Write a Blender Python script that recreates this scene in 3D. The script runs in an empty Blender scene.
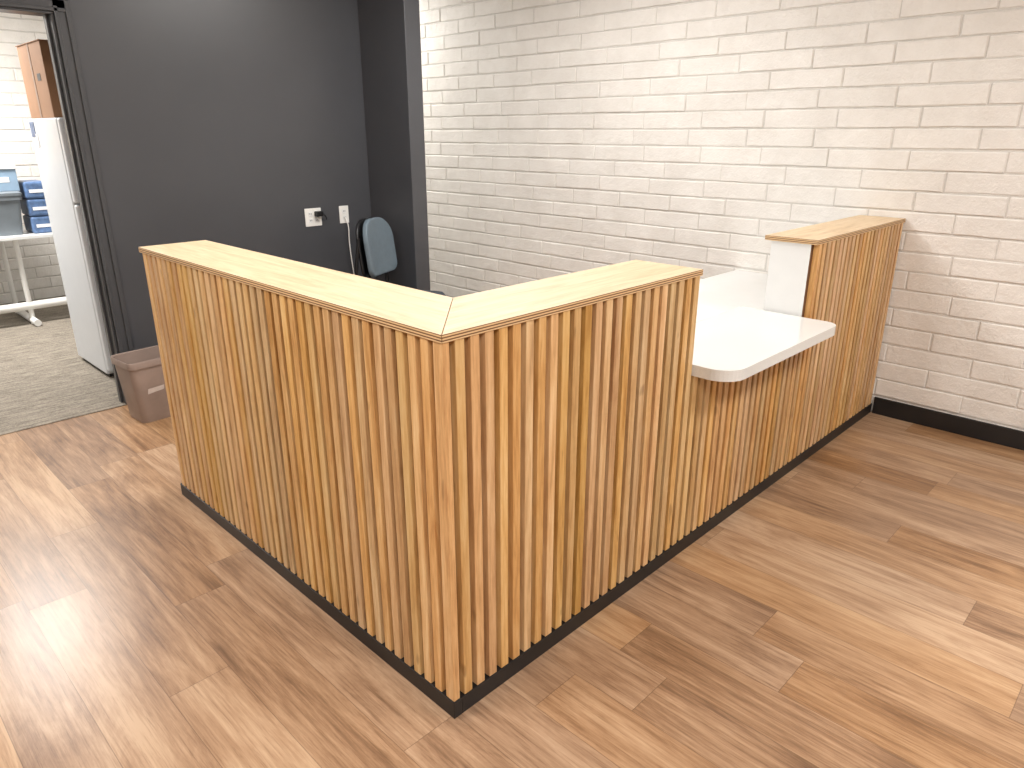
import bpy, bmesh, math, random
from mathutils import Vector, Matrix
random.seed(7)
scene = bpy.context.scene
scene.view_settings.view_transform = 'Standard'
scene.view_settings.look = 'None'
scene.view_settings.exposure = 0.0

def srgb(r, g, b):
    def c(v):
        v /= 255.0
        return v/12.92 if v <= 0.04045 else ((v+0.055)/1.055)**2.4
    return (c(r), c(g), c(b), 1.0)

# ---------------------------------------------------------------- node helpers
def new_mat(name):
    m = bpy.data.materials.new(name); m.use_nodes = True
    nt = m.node_tree
    return m, nt, nt.nodes['Principled BSDF']
def N(nt, typ, **kw):
    n = nt.nodes.new(typ)
    for k, v in kw.items(): setattr(n, k, v)
    return n
def L(nt, a, b): nt.links.new(a, b)
def math_n(nt, op, a, b=None):
    n = N(nt, 'ShaderNodeMath', operation=op)
    for i, v in enumerate((a, b)):
        if v is None: continue
        if isinstance(v, (int, float)): n.inputs[i].default_value = v
        else: L(nt, v, n.inputs[i])
    return n.outputs[0]
def ramp(nt, fac, stops, interp='LINEAR'):
    r = N(nt, 'ShaderNodeValToRGB'); r.color_ramp.interpolation = interp
    el = r.color_ramp.elements
    while len(el) < len(stops): el.new(0.5)
    for e, (p, c) in zip(el, stops): e.position = p; e.color = c
    L(nt, fac, r.inputs[0]); return r.outputs[0]
def mixc(nt, fac, a, b, blend='MIX'):
    m = N(nt, 'ShaderNodeMix', data_type='RGBA', blend_type=blend)
    for sock, v in ((m.inputs[0], fac), (m.inputs[6], a), (m.inputs[7], b)):
        if isinstance(v, (int, float)): sock.default_value = v
        elif isinstance(v, tuple): sock.default_value = v
        else: L(nt, v, sock)
    return m.outputs[2]
def noise(nt, vec, scale, detail=4, rough=0.55, dist=0.0):
    n = N(nt, 'ShaderNodeTexNoise')
    n.inputs['Scale'].default_value = scale; n.inputs['Detail'].default_value = detail
    n.inputs['Roughness'].default_value = rough; n.inputs['Distortion'].default_value = dist
    if vec is not None: L(nt, vec, n.inputs['Vector'])
    return n.outputs['Fac']
def objco(nt): return N(nt, 'ShaderNodeTexCoord').outputs['Object']
def mapping(nt, vec, scale=(1,1,1), loc=None):
    m = N(nt, 'ShaderNodeMapping'); m.inputs['Scale'].default_value = scale
    L(nt, vec, m.inputs['Vector'])
    if loc is not None: L(nt, loc, m.inputs['Location'])
    return m.outputs[0]
def bump(nt, bsdf, h, strength, dist=0.01):
    b = N(nt, 'ShaderNodeBump'); b.inputs['Strength'].default_value = strength
    b.inputs['Distance'].default_value = dist
    L(nt, h, b.inputs['Height']); L(nt, b.outputs[0], bsdf.inputs['Normal'])

def plain(name, col, rough=0.5, metal=0.0, var=0.06, scale=12, bmp=0.03, spec=None):
    m, nt, b = new_mat(name)
    co = objco(nt); n = noise(nt, co, scale)
    d = tuple(c*(1-var) for c in col[:3])+(1,); u = tuple(min(1, c*(1+var)) for c in col[:3])+(1,)
    L(nt, ramp(nt, n, [(0.3, d), (0.7, u)]), b.inputs['Base Color'])
    b.inputs['Roughness'].default_value = rough; b.inputs['Metallic'].default_value = metal
    if spec is not None: b.inputs['Specular IOR Level'].default_value = spec
    if bmp: bump(nt, b, noise(nt, co, scale*12), bmp, 0.003)
    return m

def wood(name, c_dark, c_mid, c_light, stretch, island=True, rough=0.5, cval=0.22, satj=0.0, fine=0.35, knots=False):
    """grain stretched along one axis; stretch = mapping scale"""
    m, nt, b = new_mat(name)
    co = objco(nt)
    geo = N(nt, 'ShaderNodeNewGeometry')
    rnd = geo.outputs['Random Per Island']
    off = N(nt, 'ShaderNodeCombineXYZ')
    for i in range(3): L(nt, math_n(nt, 'MULTIPLY', rnd, 37.0+11*i), off.inputs[i])
    v = mapping(nt, co, stretch, off.outputs[0])
    n1 = noise(nt, v, 1.0, 6, 0.6, 0.6)
    n2 = noise(nt, v, 5.0, 4, 0.65)
    f = math_n(nt, 'ADD', math_n(nt, 'MULTIPLY', n1, 1-fine), math_n(nt, 'MULTIPLY', n2, fine))
    col = ramp(nt, f, [(0.36, c_dark), (0.5, c_mid), (0.64, c_light)])
    if knots:
        kv = mapping(nt, co, (stretch[0]*1.2, stretch[1]*1.2, stretch[2]*5), off.outputs[0])
        kn = noise(nt, kv, 1.0, 1, 0.4)
        mr = N(nt, 'ShaderNodeMapRange'); L(nt, kn, mr.inputs[0])
        mr.inputs[1].default_value=0.72; mr.inputs[2].default_value=0.80; mr.inputs[3].default_value=0; mr.inputs[4].default_value=0.55
        col = mixc(nt, mr.outputs[0], col, tuple(c*0.6 for c in c_dark[:3])+(1,))
    if island:
        val = math_n(nt, 'ADD', math_n(nt, 'MULTIPLY', rnd, cval), 1.0-cval*0.55)
        hsv = N(nt, 'ShaderNodeHueSaturation'); L(nt, col, hsv.inputs['Color']); L(nt, val, hsv.inputs['Value'])
        r2 = math_n(nt,'FRACT',math_n(nt,'MULTIPLY',rnd,17.3))
        L(nt, math_n(nt, 'ADD', math_n(nt, 'MULTIPLY', r2, 0.010), 0.495), hsv.inputs['Hue'])
        r3 = math_n(nt,'FRACT',math_n(nt,'MULTIPLY',rnd,41.7))
        L(nt, math_n(nt, 'ADD', math_n(nt, 'MULTIPLY', r3, satj), 1.0-satj/2), hsv.inputs['Saturation'])
        col = hsv.outputs[0]
    L(nt, col, b.inputs['Base Color']); b.inputs['Roughness'].default_value = rough
    bump(nt, b, n2, 0.06, 0.002)
    return m

# ---------------------------------------------------------------- materials
M_slat = wood('slat_wood', srgb(178,132,82), srgb(210,168,114), srgb(226,193,144), (26,26,1.8), rough=0.42, cval=0.28, satj=0.22, fine=0.4, knots=True)
M_back = wood('backer_wood', srgb(74,50,30), srgb(96,66,42), srgb(110,78,52), (12,12,1.2), island=False, rough=0.6)
PC=(srgb(208,180,142), srgb(226,200,164), srgb(235,213,181))
M_ply = wood('plywood_top_y', *PC, (30,2.5,5), island=False, rough=0.5)
M_plyx = wood('plywood_top_x', *PC, (2.5,30,5), island=False, rough=0.5)
def ply_edge():
    m, nt, b = new_mat('plywood_edge')
    co = objco(nt); s = N(nt, 'ShaderNodeSeparateXYZ'); L(nt, co, s.inputs[0])
    w = math_n(nt, 'SINE', math_n(nt, 'MULTIPLY', s.outputs[2], 2*math.pi/0.0072))
    c = ramp(nt, math_n(nt, 'ADD', math_n(nt, 'MULTIPLY', w, 0.5), 0.5), [(0.3, srgb(112,76,46)), (0.6, srgb(222,188,142))])
    L(nt, c, b.inputs['Base Color']); b.inputs['Roughness'].default_value = 0.6
    return m
M_plyedge = ply_edge()
M_black = plain('black_base', srgb(26,25,26), 0.45)
M_blackplastic = plain('black_plastic', srgb(22,22,24), 0.4)
M_whitelam = plain('white_laminate', srgb(230,231,230), 0.35, var=0.015)
M_quartz = plain('white_quartz', srgb(224,225,223), 0.18, var=0.05, scale=260, bmp=0)
M_outlet = plain('outlet_white', srgb(235,234,230), 0.35, var=0.01)

def grey_wall():
    m, nt, b = new_mat('grey_paint')
    co = objco(nt)
    L(nt, ramp(nt, noise(nt, co, 1.5), [(0.3, srgb(69,70,74)), (0.7, srgb(75,76,80))]), b.inputs['Base Color'])
    b.inputs['Roughness'].default_value = 0.36
    bump(nt, b, noise(nt, co, 160, 3), 0.12, 0.002)
    return m
M_grey = grey_wall()
M_trim = plain('dark_trim_paint', srgb(70,71,74), 0.35)
M_offwhite = plain('offwhite_paint', srgb(226,225,222), 0.7, var=0.02)
M_ceil = plain('ceiling_paint', srgb(234,233,231), 0.85, var=0.02)

def brick_mat(mortar=False):
    m, nt, b = new_mat('painted_mortar' if mortar else 'painted_brick')
    co = objco(nt)
    rnd = N(nt, 'ShaderNodeNewGeometry').outputs['Random Per Island']
    k = -20 if mortar else 0
    base = ramp(nt, noise(nt, co, 5.0, 6, 0.65), [(0.3, srgb(229+k,225+k,219+k)), (0.7, srgb(240+k,237+k,232+k))])
    if not mortar:
        hsv = N(nt, 'ShaderNodeHueSaturation'); L(nt, base, hsv.inputs['Color'])
        L(nt, math_n(nt, 'ADD', math_n(nt, 'MULTIPLY', rnd, 0.04), 0.975), hsv.inputs['Value'])
        base = hsv.outputs[0]
    L(nt, base, b.inputs['Base Color']); b.inputs['Roughness'].default_value = 0.45
    h = math_n(nt, 'ADD', noise(nt, co, 14, 6, 0.65), math_n(nt, 'MULTIPLY', noise(nt, co, 90, 3), 0.3))
    bump(nt, b, h, 0.7, 0.012)
    return m
M_brick = brick_mat()
M_mortar = brick_mat(True)

def floor_mat():
    m, nt, b = new_mat('vinyl_plank')
    co = objco(nt); s = N(nt, 'ShaderNodeSeparateXYZ'); L(nt, co, s.inputs[0])
    W, LEN = 0.18, 1.22
    xr = math_n(nt, 'DIVIDE', math_n(nt, 'ADD', s.outputs[0], 50.03), W)
    row = math_n(nt, 'FLOOR', xr); fx = math_n(nt, 'FRACT', xr)
    wn = N(nt, 'ShaderNodeTexWhiteNoise', noise_dimensions='1D'); L(nt, row, wn.inputs['W'])
    yr = math_n(nt, 'ADD', math_n(nt, 'DIVIDE', math_n(nt, 'ADD', s.outputs[1], 50), LEN), wn.outputs['Value'])
    colr = math_n(nt, 'FLOOR', yr); fy = math_n(nt, 'FRACT', yr)
    cc = N(nt, 'ShaderNodeCombineXYZ'); L(nt, row, cc.inputs[0]); L(nt, colr, cc.inputs[1])
    w2 = N(nt, 'ShaderNodeTexWhiteNoise', noise_dimensions='2D'); L(nt, cc.outputs[0], w2.inputs['Vector'])
    rnd = w2.outputs['Value']
    off = N(nt, 'ShaderNodeVectorMath', operation='SCALE'); L(nt, w2.outputs['Color'], off.inputs[0]); off.inputs['Scale'].default_value = 40
    v = mapping(nt, co, (8, 1.5, 1), off.outputs[0])
    v2 = mapping(nt, co, (130, 4.0, 1), off.outputs[0])
    v3 = mapping(nt, co, (34, 2.4, 1), off.outputs[0])
    big = noise(nt, v, 1.0, 7, 0.68, 0.8)
    mid = noise(nt, v3, 1.0, 6, 0.7, 0.4)
    fine = noise(nt, v2, 1.0, 6, 0.75)
    f = math_n(nt, 'ADD', math_n(nt, 'MULTIPLY', big, 0.40), math_n(nt, 'MULTIPLY', fine, 0.27))
    f = math_n(nt, 'ADD', f, math_n(nt, 'MULTIPLY', mid, 0.33))
    f = math_n(nt, 'ADD', f, math_n(nt, 'MULTIPLY', math_n(nt, 'SUBTRACT', rnd, 0.5), 0.10))
    c = ramp(nt, f, [(0.36, srgb(112,81,55)), (0.44, srgb(144,108,76)), (0.51, srgb(170,133,98)), (0.61, srgb(196,162,127))])
    sc = N(nt, 'ShaderNodeSeparateColor'); L(nt, w2.outputs['Color'], sc.inputs[0])
    hs = N(nt, 'ShaderNodeHueSaturation'); L(nt, c, hs.inputs['Color'])
    L(nt, math_n(nt, 'ADD', math_n(nt, 'MULTIPLY', sc.outputs[1], 0.18), 0.86), hs.inputs['Saturation'])
    c = hs.outputs[0]
    st = N(nt, 'ShaderNodeMapRange'); L(nt, fine, st.inputs[0])
    st.inputs[1].default_value=0.43; st.inputs[2].default_value=0.32; st.inputs[3].default_value=0; st.inputs[4].default_value=0.35
    c = mixc(nt, st.outputs[0], c, srgb(100,73,51))
    ex = math_n(nt, 'LESS_THAN', math_n(nt, 'MINIMUM', fx, math_n(nt, 'SUBTRACT', 1.0, fx)), 0.006)
    ey = math_n(nt, 'LESS_THAN', math_n(nt, 'MINIMUM', fy, math_n(nt, 'SUBTRACT', 1.0, fy)), 0.0010)
    e = math_n(nt, 'MAXIMUM', ex, ey)
    c = mixc(nt, math_n(nt, 'MULTIPLY', e, 0.5), c, srgb(84,60,43))
    L(nt, c, b.inputs['Base Color'])
    b.inputs['Roughness'].default_value = 0.31
    h = math_n(nt, 'SUBTRACT', math_n(nt, 'MULTIPLY', fine, 0.5), e)
    bump(nt, b, h, 0.15, 0.003)
    return m
M_floor = floor_mat()
def carpet_mat():
    m, nt, b = new_mat('carpet')
    co = objco(nt)
    n = noise(nt, mapping(nt, co, (6, 40, 1)), 1.0, 4, 0.7); n2 = noise(nt, co, 120, 3)
    f = math_n(nt, 'ADD', math_n(nt, 'MULTIPLY', n, 0.6), math_n(nt, 'MULTIPLY', n2, 0.4))
    L(nt, ramp(nt, f, [(0.38, srgb(100,92,82)), (0.62, srgb(156,147,133))]), b.inputs['Base Color'])
    b.inputs['Roughness'].default_value = 0.95; bump(nt, b, n2, 0.6, 0.004)
    return m
M_carpet = carpet_mat()

# ---------------------------------------------------------------- mesh helpers
def link(o, parent=None):
    scene.collection.objects.link(o)
    if parent: o.parent = parent
    return o
def mesh_obj(name, verts, faces, mats, parent=None, midx=None, smooth=False):
    me = bpy.data.meshes.new(name); me.from_pydata(verts, [], faces); me.update()
    for m in (mats if isinstance(mats, (list, tuple)) else [mats]): me.materials.append(m)
    if midx:
        for p, i in zip(me.polygons, midx): p.material_index = i
    if smooth:
        for p in me.polygons: p.use_smooth = True
    bm = bmesh.new(); bm.from_mesh(me); bmesh.ops.recalc_face_normals(bm, faces=bm.faces); bm.to_mesh(me); bm.free()
    return link(bpy.data.objects.new(name, me), parent)
class B:
    def __init__(s): s.v=[]; s.f=[]; s.m=[]
    def box(s, x0,x1,y0,y1,z0,z1, mi=0, side=None):
        n=len(s.v)
        s.v += [(x0,y0,z0),(x1,y0,z0),(x1,y1,z0),(x0,y1,z0),(x0,y0,z1),(x1,y0,z1),(x1,y1,z1),(x0,y1,z1)]
        fs=[(0,3,2,1),(4,5,6,7),(0,1,5,4),(1,2,6,5),(2,3,7,6),(3,0,4,7)]
        s.f += [tuple(n+i for i in f) for f in fs]
        s.m += [mi,mi]+[mi if side is None else side]*4
        return s
    def obj(s, name, mats, parent=None, bev=0.0, seg=2):
        o = mesh_obj(name, s.v, s.f, mats, parent, s.m)
        if bev:
            md = o.modifiers.new('bevel','BEVEL'); md.width=bev; md.segments=seg; md.limit_method='ANGLE'
        return o
def box(name, x0,x1,y0,y1,z0,z1, mat, parent=None, bev=0.0, seg=2):
    return B().box(x0,x1,y0,y1,z0,z1).obj(name, mat, parent, bev, seg)
def empty(name, loc=(0,0,0), rz=0):
    o = bpy.data.objects.new(name, None); o.location = loc; o.rotation_euler = (0,0,rz); o.empty_display_size=0.1
    return link(o)
def tube(name, pts, r, mat, parent=None, cyclic=False, kind='POLY', res=3):
    cu = bpy.data.curves.new(name, 'CURVE'); cu.dimensions='3D'; cu.bevel_depth=r; cu.bevel_resolution=res
    cu.use_fill_caps = True
    if kind == 'NURBS':
        sp = cu.splines.new('NURBS'); sp.points.add(len(pts)-1)
        for p,c in zip(sp.points, pts): p.co=(*c,1)
        sp.order_u=3; sp.use_endpoint_u=True; sp.resolution_u=8
    else:
        sp = cu.splines.new('POLY'); sp.points.add(len(pts)-1)
        for p,c in zip(sp.points, pts): p.co=(*c,1)
    sp.use_cyclic_u=cyclic
    o0 = bpy.data.objects.new(name+'_c', cu); scene.collection.objects.link(o0)
    me = bpy.data.meshes.new_from_object(o0); me.name=name
    bpy.data.objects.remove(o0)
    me.materials.clear(); me.materials.append(mat)
    for p in me.polygons: p.use_smooth=True
    return link(bpy.data.objects.new(name, me), parent)
def rrect(cx, cy, hx, hy, r, n=6):
    rs = r if isinstance(r,(list,tuple)) else [r]*4   # corners ++ -+ -- +-
    pts=[]
    for k,(sx,sy) in enumerate(((1,1),(-1,1),(-1,-1),(1,-1))):
        rr=max(rs[k],0.0005)
        for i in range(n+1):
            a=math.pi/2*(k+i/n)
            pts.append((cx+sx*(hx-rr)+rr*math.cos(a), cy+sy*(hy-rr)+rr*math.sin(a)))
    return pts
def loft(name, loops, mat, parent=None, cap0=True, cap1=True, smooth=True):
    v=[];f=[];n=len(loops[0])
    for lp in loops: v+=lp
    for k in range(len(loops)-1):
        for i in range(n):
            j=(i+1)%n; f.append((k*n+i,k*n+j,(k+1)*n+j,(k+1)*n+i))
    if cap0: f.append(tuple(reversed(range(n))))
    if cap1: f.append(tuple(range((len(loops)-1)*n,len(loops)*n)))
    o=mesh_obj(name,v,f,mat,parent,None,smooth)
    if smooth:
        md=o.modifiers.new('es','EDGE_SPLIT'); md.split_angle=math.radians(40)
    return o
def slab(name, pts, z0, z1, mat, parent, bev=0.004):
    lo=[(x,y,z0) for x,y in pts]; lo2=[(x,y,z1) for x,y in pts]
    o=loft(name,[lo,lo2],mat,parent,smooth=False)
    md=o.modifiers.new('bevel','BEVEL'); md.width=bev; md.segments=3; md.limit_method='ANGLE'; md.angle_limit=math.radians(50)
    return o

# ---------------------------------------------------------------- room shell
XB = 3.24      # brick wall plane
YG = 3.24      # grey wall plane
CH = 2.75
YF = 6.9
box('floor', -4, XB+0.1, -4, YG, -0.1, 0, M_floor)
box('floor_carpet', -4, XB+0.1, YG, YF+0.1, -0.1, 0.004, M_carpet)
box('ceiling', -4, XB+0.1, -4, YF+0.1, CH, CH+0.1, M_ceil)
def brick_wall(name, org, ud, nd, length, height, sb=1):
    """org corner, ud unit along the wall, nd outward normal (into room)"""
    rng=random.Random(sb)
    H, LN, J = 0.1045, 0.42, 0.008
    v=[];f=[];mi=[]
    org=Vector(org); ud=Vector(ud); nd=Vector(nd); up=Vector((0,0,1))
    def P(u,z,d): return tuple(org+ud*u+up*z+nd*d)
    def quadbox(u0,u1,z0,z1,d0,d1,m):
        n=len(v)
        v.extend([P(u0,z0,d0),P(u1,z0,d0),P(u1,z1,d0),P(u0,z1,d0),P(u0,z0,d1),P(u1,z0,d1),P(u1,z1,d1),P(u0,z1,d1)])
        for q in ((0,3,2,1),(4,5,6,7),(0,1,5,4),(1,2,6,5),(2,3,7,6),(3,0,4,7)):
            f.append(tuple(n+i for i in q)); mi.append(m)
    quadbox(0,length,0,height,-0.1,0,1)
    rows=int(height/H)+1
    for r in range(rows):
        z0=r*H+J/2; z1=min((r+1)*H-J/2,height)
        if z1-z0<0.02: continue
        u=-(LN/2 if r%2 else 0)-rng.uniform(0,0.03)
        while u<length:
            ln=LN+rng.uniform(-0.02,0.02)
            jv=rng.choice([0.002,0.005,0.008])
            a=max(u+jv/2,0); b=min(u+ln-jv/2,length); u+=ln
            if b-a<0.02: continue
            d=0.005+rng.uniform(-0.002,0.004); c=0.004
            jz=rng.uniform(-0.002,0.002)
            aa,bb,zz0,zz1=a,b,z0+jz,min(z1+jz,height)
            K=6
            j=lambda: rng.uniform(-0.0022,0.0022)
            def ring(ins,d_,jit):
                pts=[]
                for k in range(K): 
                    t=k/(K-1); pts.append((aa+ins+(bb-aa-2*ins)*t, zz0+ins+(j() if jit else 0)))
                for k in range(K):
                    t=1-k/(K-1); pts.append((aa+ins+(bb-aa-2*ins)*t, zz1-ins+(j() if jit else 0)))
                return [P(p,q,d_) for p,q in pts]
            n=len(v); M=2*K
            v.extend(ring(0,-0.001,False)); v.extend(ring(0.0015,d*0.5,True)); v.extend(ring(c+0.001,d,True))
            for kk in (0,M):
                for i in range(M):
                    jn=(i+1)%M
                    f.append((n+kk+i,n+kk+jn,n+kk+M+jn,n+kk+M+i)); mi.append(0)
            f.append(tuple(n+2*M+i for i in range(M))); mi.append(0)
            f.append(tuple(n+i for i in reversed(range(M)))); mi.append(0)
    return mesh_obj(name,v,f,[M_brick,M_mortar],None,mi)
brick_wall('wall_right', (XB+0.008,-4,0), (0,1,0), (-1,0,0), 4+YF, CH, 3)
brick_wall('wall_far', (-4,YF,0), (1,0,0), (0,-1,0), 4+XB-0.01, CH, 5)
box('wall_left', -4.1,-4,-4,YF,0,CH, M_offwhite)
box('wall_back', -4.1,XB+0.1,-4.1,-4,0,CH, M_offwhite)
# grey wall with door opening
DX0, DX1, DH = -0.70, 0.24, 2.13
g=B()
g.box(-4,DX0,YG,YG+0.12,0,CH).box(DX1,2.19,YG,YG+0.12,0,CH).box(DX0,DX1,YG,YG+0.12,DH,CH)
g.obj('wall_front', M_grey)
box('wall_wing', 2.065,2.19,2.74,YG,0,CH, M_grey, bev=0.004)
box('wall_corridor', 2.09,2.19,YG+0.12,YF,0,CH, M_offwhite)
# door frame
dj=B()
jt=0.02
dj.box(DX1-jt,DX1,YG-0.005,YG+0.125,0.004,DH-jt).box(DX0,DX0+jt,YG-0.005,YG+0.125,0.004,DH-jt).box(DX0,DX1,YG-0.005,YG+0.125,DH-jt,DH)
dj.box(DX1-jt-0.012,DX1-jt,YG+0.05,YG+0.09,0.004,DH-jt).box(DX0+jt,DX0+jt+0.012,YG+0.05,YG+0.09,0.004,DH-jt)
cw=0.075
for a,b_,d in ((0.0,cw,0.014),(0.0,0.018,0.022),(cw-0.022,cw,0.024)):
    dj.box(DX1-0.008+a,DX1-0.008+b_,YG-d,YG,0.0,DH+b_)
    dj.box(DX0+0.008-b_,DX0+0.008-a,YG-d,YG,0.0,DH+b_)
    dj.box(DX0-cw+0.008,DX1+cw-0.008,YG-d,YG,DH-0.008+a,DH-0.008+b_)
dj.obj('trim_door_casing', M_trim, bev=0.002)
# baseboards
box('baseboard_right', XB-0.014,XB,-4,-0.012,0,0.10, M_black, bev=0.003)
box('baseboard_front', DX1+cw,2.06,YG-0.012,YG,0,0.10, M_black, bev=0.003)

# ---------------------------------------------------------------- reception desk
desk = empty('reception_desk')
HT=1.115; TT=0.021; ZT=HT-TT; ZB=0.056
XE=1.14; X2=2.10; XF=XB-0.004; LY=1.868; D=0.26; SD=0.026
D2=0.205
LOW=0.735
def body(name,x0,x1,y0,y1,z1,outer):
    b=B().box(x0,x1,y0,y1,0.0,z1)
    o=b.obj(name,[M_whitelam,M_back],desk)
    for p in o.data.polygons:
        n=p.normal
        if outer=='x' and n.x<-0.5: p.material_index=1
        if outer=='y' and n.y<-0.5: p.material_index=1
        if outer=='xy' and (n.y<-0.5 or n.x<-0.5): p.material_index=1
    return o
body('left_wing_body', SD,D-0.01,D-0.01,LY-0.01,ZT,'x')
body('front_body_tall', SD,XE,SD,D-0.01,ZT,'xy')
body('front_body_low', XE,X2,SD,D-0.01,LOW,'y')
body('front_body_end', X2,XF,SD,D2,ZT,'y')
# black base
bb=B()
bb.box(-0.003,SD,-0.003,LY,0,ZB).box(SD,XF,-0.003,SD,0,ZB)
bb.obj('toe_kick', M_black, desk, bev=0.0015)
# slats
PW, SW = 0.0485, 0.0295
s=B()
s.box(0,SD-0.004,0,0.034,ZB,ZT)                      # corner post
y=0.034+0.019
while y+SW<=LY+0.004:
    s.box(0,SD,y,y+SW,ZB,ZT); y+=PW*0.985
x=SD+0.014
while x+SW<=XF+0.001:
    if x+SW<=XE+0.01: top=ZT
    elif x>=X2-0.012: top=ZT
    else: top=LOW
    s.box(x,x+SW,0,SD,ZB,top); x+=PW
s.obj('slats', M_slat, desk, bev=0.0012, seg=1)
# tops
OV=0.004
def ply(name,pts,mat):
    v=[(x,y,ZT) for x,y in pts]+[(x,y,HT) for x,y in pts]; n=len(pts)
    f=[tuple(range(n-1,-1,-1)),tuple(range(n,2*n))]+[(i,(i+1)%n,n+(i+1)%n,n+i) for i in range(n)]
    o=mesh_obj(name,v,f,[mat,M_plyedge],desk,[0,0]+[1]*n)
    md=o.modifiers.new('bevel','BEVEL'); md.width=0.0012; md.segments=2
    return o
ply('ply_top_left_wing', [(-OV,-OV),(D+0.01,D+0.01),(D+0.01,LY+0.005),(-OV,LY+0.005)],M_ply)
ply('ply_top_front', [(-OV+0.0015,-OV),(XE+0.006,-OV),(XE+0.006,D+0.01),(D+0.0115,D+0.01)],M_plyx)
ply('ply_top_end', [(X2-0.008,-OV),(XF,-OV),(XF,D2+0.03),(X2-0.008,D2+0.03)],M_plyx)
# white transaction slab
sl=rrect((XE+0.004+X2-0.014)/2, (-0.15+0.31)/2, (X2-XE-0.018)/2, 0.23, [0.001,0.001,0.095,0.06], 10)
slab('transaction_slab', sl, LOW, LOW+0.042, M_quartz, desk, 0.006)
box('work_surface', D-0.01,XF,D-0.01,0.93,0.69,0.72, M_whitelam, desk, 0.003)
box('return_surface', D-0.01,0.87,0.93,LY-0.01,0.69,0.72, M_whitelam, desk, 0.003)
lg=B()
lg.box(XF-0.03,XF-0.005,0.3,0.9,0,0.69).box(0.3,0.84,LY-0.05,LY-0.025,0,0.69).box(1.75,1.775,0.3,0.88,0,0.69)
lg.obj('support_panels', M_whitelam, desk)

# ---------------------------------------------------------------- outlets
def outlet(x,z,w,plug):
    e=empty('wall_outlet',(x,YG,z))
    box('plate',-w/2,w/2,-0.006,0,-0.06,0.06,M_outlet,e,0.003)
    rec=B(); k=2 if w>0.1 else 1
    for i in range(k):
        cx=(i-(k-1)/2)*0.046
        for cz in (-0.022,0.022):
            rec.box(cx-0.014,cx+0.014,-0.009,-0.005,cz-0.015,cz+0.015)
    rec.obj('receptacles',M_whitelam,e,0.002)
    sl_=B()
    for i in range(k):
        cx=(i-(k-1)/2)*0.046
        for cz in (-0.022,0.022):
            sl_.box(cx-0.007,cx-0.004,-0.0096,-0.0088,cz-0.003,cz+0.007).box(cx+0.004,cx+0.007,-0.0096,-0.0088,cz-0.003,cz+0.007)
    sl_.obj('slots',M_blackplastic,e)
    if plug:
        box('plug',0.005,0.055,-0.05,-0.009,0.005,0.04,M_blackplastic,e,0.006,3)
        tube('cord',[(0.05,-0.03,0.02),(0.08,-0.035,0.018),(0.085,-0.03,-0.02)],0.004,M_blackplastic,e,kind='NURBS')
    return e
outlet(1.59,1.00,0.125,True)
o2=outlet(1.835,1.00,0.075,False)
tube('power_cord',[(0.0,-0.012,-0.02),(0.01,-0.04,-0.05),(0.0,-0.04,-0.2),(0.03,-0.03,-0.45),(0.06,-0.04,-0.8),(0.1,-0.1,-0.99),(0.0,-0.2,-0.99)],0.004,M_outlet,o2,kind='NURBS')

# ---------------------------------------------------------------- office chair
M_chair=plain('blue_grey_fabric', srgb(98,112,122), 0.6, var=0.05, scale=30, bmp=0.2)
M_chairseat=plain('dark_fabric', srgb(60,68,76), 0.8, var=0.05, scale=30, bmp=0.2)
ch=empty('office_chair',(1.875,2.64,0), math.radians(26))
def back_shell():
    pts=rrect(0,0,0.185,0.185,[0.14,0.14,0.06,0.06],8)
    bm=bmesh.new()
    rings=[]
    for k in range(7):
        s_=1-k/6.5
        ring=[]
        for (px,pz) in pts:
            X=px*s_; Z=pz*s_
            Y=0.20-0.8*X*X+0.12*Z
            ring.append(bm.verts.new((X,Y,Z+0.825)))
        rings.append(ring)
    n=len(pts)
    for k in range(6):
        for i in range(n):
            j=(i+1)%n; bm.faces.new((rings[k][i],rings[k][j],rings[k+1][j],rings[k+1][i]))
    bm.faces.new(rings[6])
    me=bpy.data.meshes.new('back_rest'); bm.to_mesh(me); bm.free(); me.materials.append(M_chair)
    for p in me.polygons: p.use_smooth=True
    o=link(bpy.data.objects.new('back_rest',me),ch)
    md=o.modifiers.new('s','SOLIDIFY'); md.thickness=0.035; md.offset=1
    md=o.modifiers.new('b','BEVEL'); md.width=0.01; md.segments=3; md.limit_method='ANGLE'
    o2=link(bpy.data.objects.new('back_frame',me.copy()),ch); o2.data.materials.clear(); o2.data.materials.append(M_blackplastic)
    return o
back_shell()
bf=bpy.data.objects['back_frame']; bf.location=(0,0.028,0); md=bf.modifiers.new('s','SOLIDIFY'); md.thickness=0.015
bf.scale=(1.04,1,1.0)
loft('seat',[[(x,y,z) for x,y in rrect(0,-0.02,0.23*s_,0.22*s_,0.09*s_)] for z,s_ in ((0.43,0.9),(0.445,1.0),(0.48,1.0),(0.50,0.95),(0.505,0.8))],M_chairseat,ch)
tube('back_bar',[(0,0.0,0.425),(0,0.2,0.425),(0,0.27,0.47),(0,0.265,0.6),(0,0.235,0.78)],0.016,M_blackplastic,ch,kind='NURBS')
tube('side_frame',[(-0.12,0.2,0.43),(-0.21,0.24,0.5),(-0.215,0.23,0.7),(-0.20,0.2,0.9)],0.012,M_blackplastic,ch,kind='NURBS')
tube('side_frame_2',[(0.12,0.2,0.43),(0.21,0.24,0.5),(0.215,0.23,0.7),(0.20,0.2,0.9)],0.012,M_blackplastic,ch,kind='NURBS')
tube('gas_column',[(0,0,0.08),(0,0,0.43)],0.025,M_blackplastic,ch)
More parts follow.
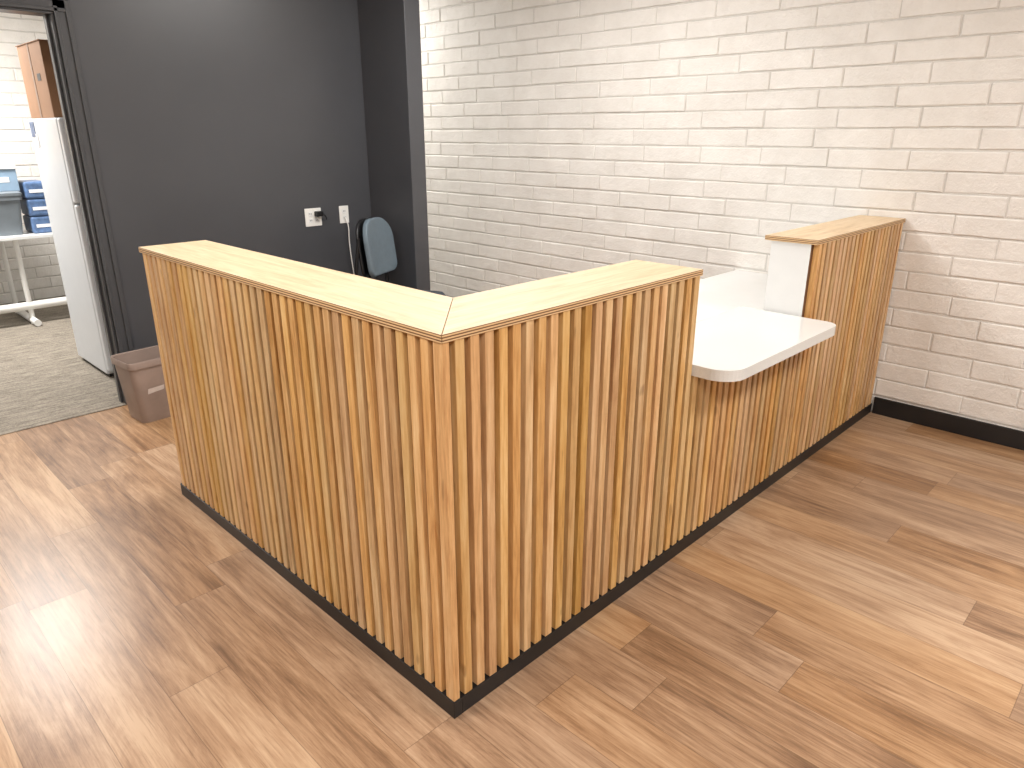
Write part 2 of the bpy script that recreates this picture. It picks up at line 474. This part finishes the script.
for k in range(5):
    a=2*math.pi*k/5+0.3
    tube('base_leg_%d'%(k+1),[(0,0,0.10),(0.28*math.cos(a),0.28*math.sin(a),0.075)],0.018,M_blackplastic,ch)
    c=Vector((0.28*math.cos(a),0.28*math.sin(a),0.028)); t=Vector((-math.sin(a),math.cos(a),0))*0.022
    tube('caster_%d'%(k+1),[tuple(c-t),tuple(c+t)],0.028,M_blackplastic,ch)

# ---------------------------------------------------------------- trash can
M_bin=plain('mauve_plastic', srgb(148,130,120), 0.45, var=0.14, scale=7)
M_smudge=plain('faded_label', srgb(196,184,176), 0.7, var=0.1, scale=40)
def bin_():
    e=empty('waste_bin',(0.31,2.96,0), math.radians(4))
    prof=[(0.0,0.80),(0.01,0.82),(0.30,0.96),(0.325,0.97),(0.327,1.03),(0.36,1.04),(0.366,1.02),(0.362,0.985),(0.30,0.945),(0.012,0.80)]
    loops=[[(x,y,z) for x,y in rrect(0,0,0.165*s_,0.125*s_,0.035)] for z,s_ in prof]
    loft('bin_body',loops,M_bin,e)
    def fy(z): return -0.125*(0.82+(z-0.01)/0.29*0.14)-0.0012
    mesh_obj('sticker',[(-0.09,fy(0.17),0.17),(0.0,fy(0.18),0.18),(0.005,fy(0.205),0.205),(-0.085,fy(0.2),0.2)],[(0,1,2,3)],M_smudge,e)
    return e
bin_()

# ---------------------------------------------------------------- back room
M_fridge=plain('fridge_white', srgb(212,215,218), 0.4, var=0.015)
fr=empty('refrigerator')
FX0,FX1,FY0,FY1,FH=0.305,0.97,3.78,4.46,1.63
box('cabinet',FX0,FX1,FY0+0.06,FY1,0.03,FH,M_fridge,fr,0.008)
box('door_lower',FX0,FX1,FY0,FY0+0.055,0.06,1.13,M_fridge,fr,0.012)
box('door_upper',FX0,FX1,FY0,FY0+0.055,1.14,FH,M_fridge,fr,0.012)
tube('handle',[(FX1-0.05,FY0,0.75),(FX1-0.05,FY0-0.04,0.78),(FX1-0.05,FY0-0.04,1.05),(FX1-0.05,FY0,1.08)],0.01,M_fridge,fr)
box('kick',FX0+0.02,FX1-0.02,FY0+0.08,FY1-0.03,0.004,0.03,M_blackplastic,fr)
M_blue=plain('blue_wrap', srgb(84,110,148), 0.4, var=0.3, scale=30)
M_lblue=plain('light_blue_box', srgb(142,168,192), 0.5)
M_tote=plain('grey_tote', srgb(112,120,126), 0.45)
M_card=plain('cardboard', srgb(160,120,88), 0.8, var=0.1, scale=6)
M_card2=plain('cardboard_light', srgb(206,178,140), 0.8)
M_tape=plain('packing_tape', srgb(132,94,64), 0.3)
M_paper=plain('paper_white', srgb(240,240,240), 0.7, var=0.01)
box('magnet_note',FX0-0.003,FX0,4.34,4.43,1.52,1.61,M_blue,fr)
box('paper_note',FX0-0.003,FX0,4.30,4.35,1.46,1.54,M_paper,fr)
cb=empty('moving_box')
box('carton',FX0+0.01,0.78,3.90,4.41,FH,2.05,M_card,cb,0.004)
box('tape_strip',FX0+0.008,FX0+0.010,4.145,4.18,FH+0.001,2.049,M_tape,cb)
box('hand_hole',FX0+0.0085,FX0+0.0100,4.01,4.08,1.84,1.88,M_blackplastic,cb)
fl=B().box(FX0+0.005,0.785,3.895,4.15,2.05,2.054).box(FX0+0.005,0.785,4.156,4.415,2.05,2.054)
fl.obj('top_flaps',M_card,cb)
# table
tb=empty('work_table')
box('table_top',-1.5,0.80,5.75,6.5,0.72,0.75,M_whitelam,tb,0.004)
for i,(x_,y_) in enumerate(((-1.4,5.85),(-1.4,6.4),(0.35,5.85),(0.35,6.4))):
    tube('leg_%d'%(i+1),[(x_,y_,0.004),(x_,y_,0.72)],0.02,M_outlet,tb)
tube('rail_1',[(-1.4,5.85,0.16),(0.75,5.85,0.16)],0.035,M_outlet,tb)
tube('foot_1',[(0.35,5.7,0.035),(0.35,6.45,0.035)],0.028,M_outlet,tb)
def tote(name,x0,x1,y0,y1,z0,z1,mat,lid=None):
    e=empty(name,((x0+x1)/2,(y0+y1)/2,z0)); hx=(x1-x0)/2; hy=(y1-y0)/2; h=z1-z0
    prof=[(0,.88),(h*0.8,.96),(h*0.8,1.0),(h*0.9,1.0),(h*0.9,.97)]
    loft('tub',[[(x,y,z) for x,y in rrect(0,0,hx*s_,hy*s_,0.03)] for z,s_ in prof],mat,e)
    loft('lid',[[(x,y,z) for x,y in rrect(0,0,hx*s_,hy*s_,0.03)] for z,s_ in ((h*0.9,1.02),(h*0.96,1.02),(h,.96))],lid or mat,e)
    return e
tote('storage_tote',-0.20,0.46,5.8,6.3,0.75,1.10,M_tote)
lb=empty('blue_carton')
box('carton',-0.22,0.46,5.82,6.3,1.10,1.27,M_lblue,lb,0.004)
box('label_stripe',0.15,0.40,5.818,5.82,1.17,1.21,M_paper,lb)
box('carton_lid',-0.23,0.465,5.81,6.31,1.27,1.35,M_paper,lb,0.004)
cbx=empty('cardboard_box',(0,0,0))
box('box_body',-0.3,0.27,5.85,6.25,1.35,1.62,M_card2,cbx,0.004)
fl=mesh_obj('box_flap',[(0.27,5.85,1.62),(0.27,6.25,1.62),(0.2,6.25,1.74),(0.2,5.85,1.74)],[(0,1,2,3)],M_card2,cbx)
fl.modifiers.new('s','SOLIDIFY').thickness=0.004
pk=empty('blue_packages')
for i in range(3):
    z=0.75+i*0.14
    box('pack_%d'%(i+1),0.49,0.66,5.82,6.1,z,z+0.138,M_blue,pk,0.02,3)
    box('pack_band_%d'%(i+1),0.52,0.63,5.817,5.8205,z+0.05,z+0.075,M_paper,pk)

# ---------------------------------------------------------------- ceiling lights
M_emit=bpy.data.materials.new('light_diffuser'); M_emit.use_nodes=True
nt=M_emit.node_tree; bs=nt.nodes['Principled BSDF']
bs.inputs['Base Color'].default_value=(0.9,0.9,0.9,1); bs.inputs['Emission Color'].default_value=(1,0.95,0.88,1); bs.inputs['Emission Strength'].default_value=3
def troffer(x,y,power,sx=1.2,sy=0.6,col=(1,0.975,0.945)):
    e=empty('ceiling_light',(x,y,CH))
    fr_=B()
    t=0.03
    fr_.box(-sx/2,sx/2,-sy/2,-sy/2+t,-0.03,0).box(-sx/2,sx/2,sy/2-t,sy/2,-0.03,0).box(-sx/2,-sx/2+t,-sy/2+t,sy/2-t,-0.03,0).box(sx/2-t,sx/2,-sy/2+t,sy/2-t,-0.03,0)
    fr_.obj('frame',M_outlet,e)
    box('diffuser',-sx/2+t,sx/2-t,-sy/2+t,sy/2-t,-0.015,-0.005,M_emit,e)
    ld=bpy.data.lights.new('lamp','AREA'); ld.shape='RECTANGLE'; ld.size=sx-0.08; ld.size_y=sy-0.08; ld.energy=power; ld.color=col
    lo=bpy.data.objects.new('lamp',ld); lo.location=(0,0,-0.04); link(lo,e)
troffer(-1.3,-1.8,58); troffer(1.4,-1.8,52); troffer(-1.3,0.9,48); troffer(1.6,1.6,50)
troffer(-0.4,5.3,150); troffer(2.75,4.8,30,0.6,0.6)
w=bpy.data.worlds.new('World'); scene.world=w; w.use_nodes=True
w.node_tree.nodes['Background'].inputs[0].default_value=(0.9,0.93,1,1); w.node_tree.nodes['Background'].inputs[1].default_value=0.3

# ---------------------------------------------------------------- camera
cd=bpy.data.cameras.new('camera'); cd.sensor_width=36; cd.lens=710/1024*36; cd.clip_start=0.05
cam=bpy.data.objects.new('camera',cd); scene.collection.objects.link(cam)
cam.location=(-1.005,-1.209,1.55)
cam.rotation_euler=(math.radians(90-19.54),0,math.radians(-45.6))
scene.camera=cam
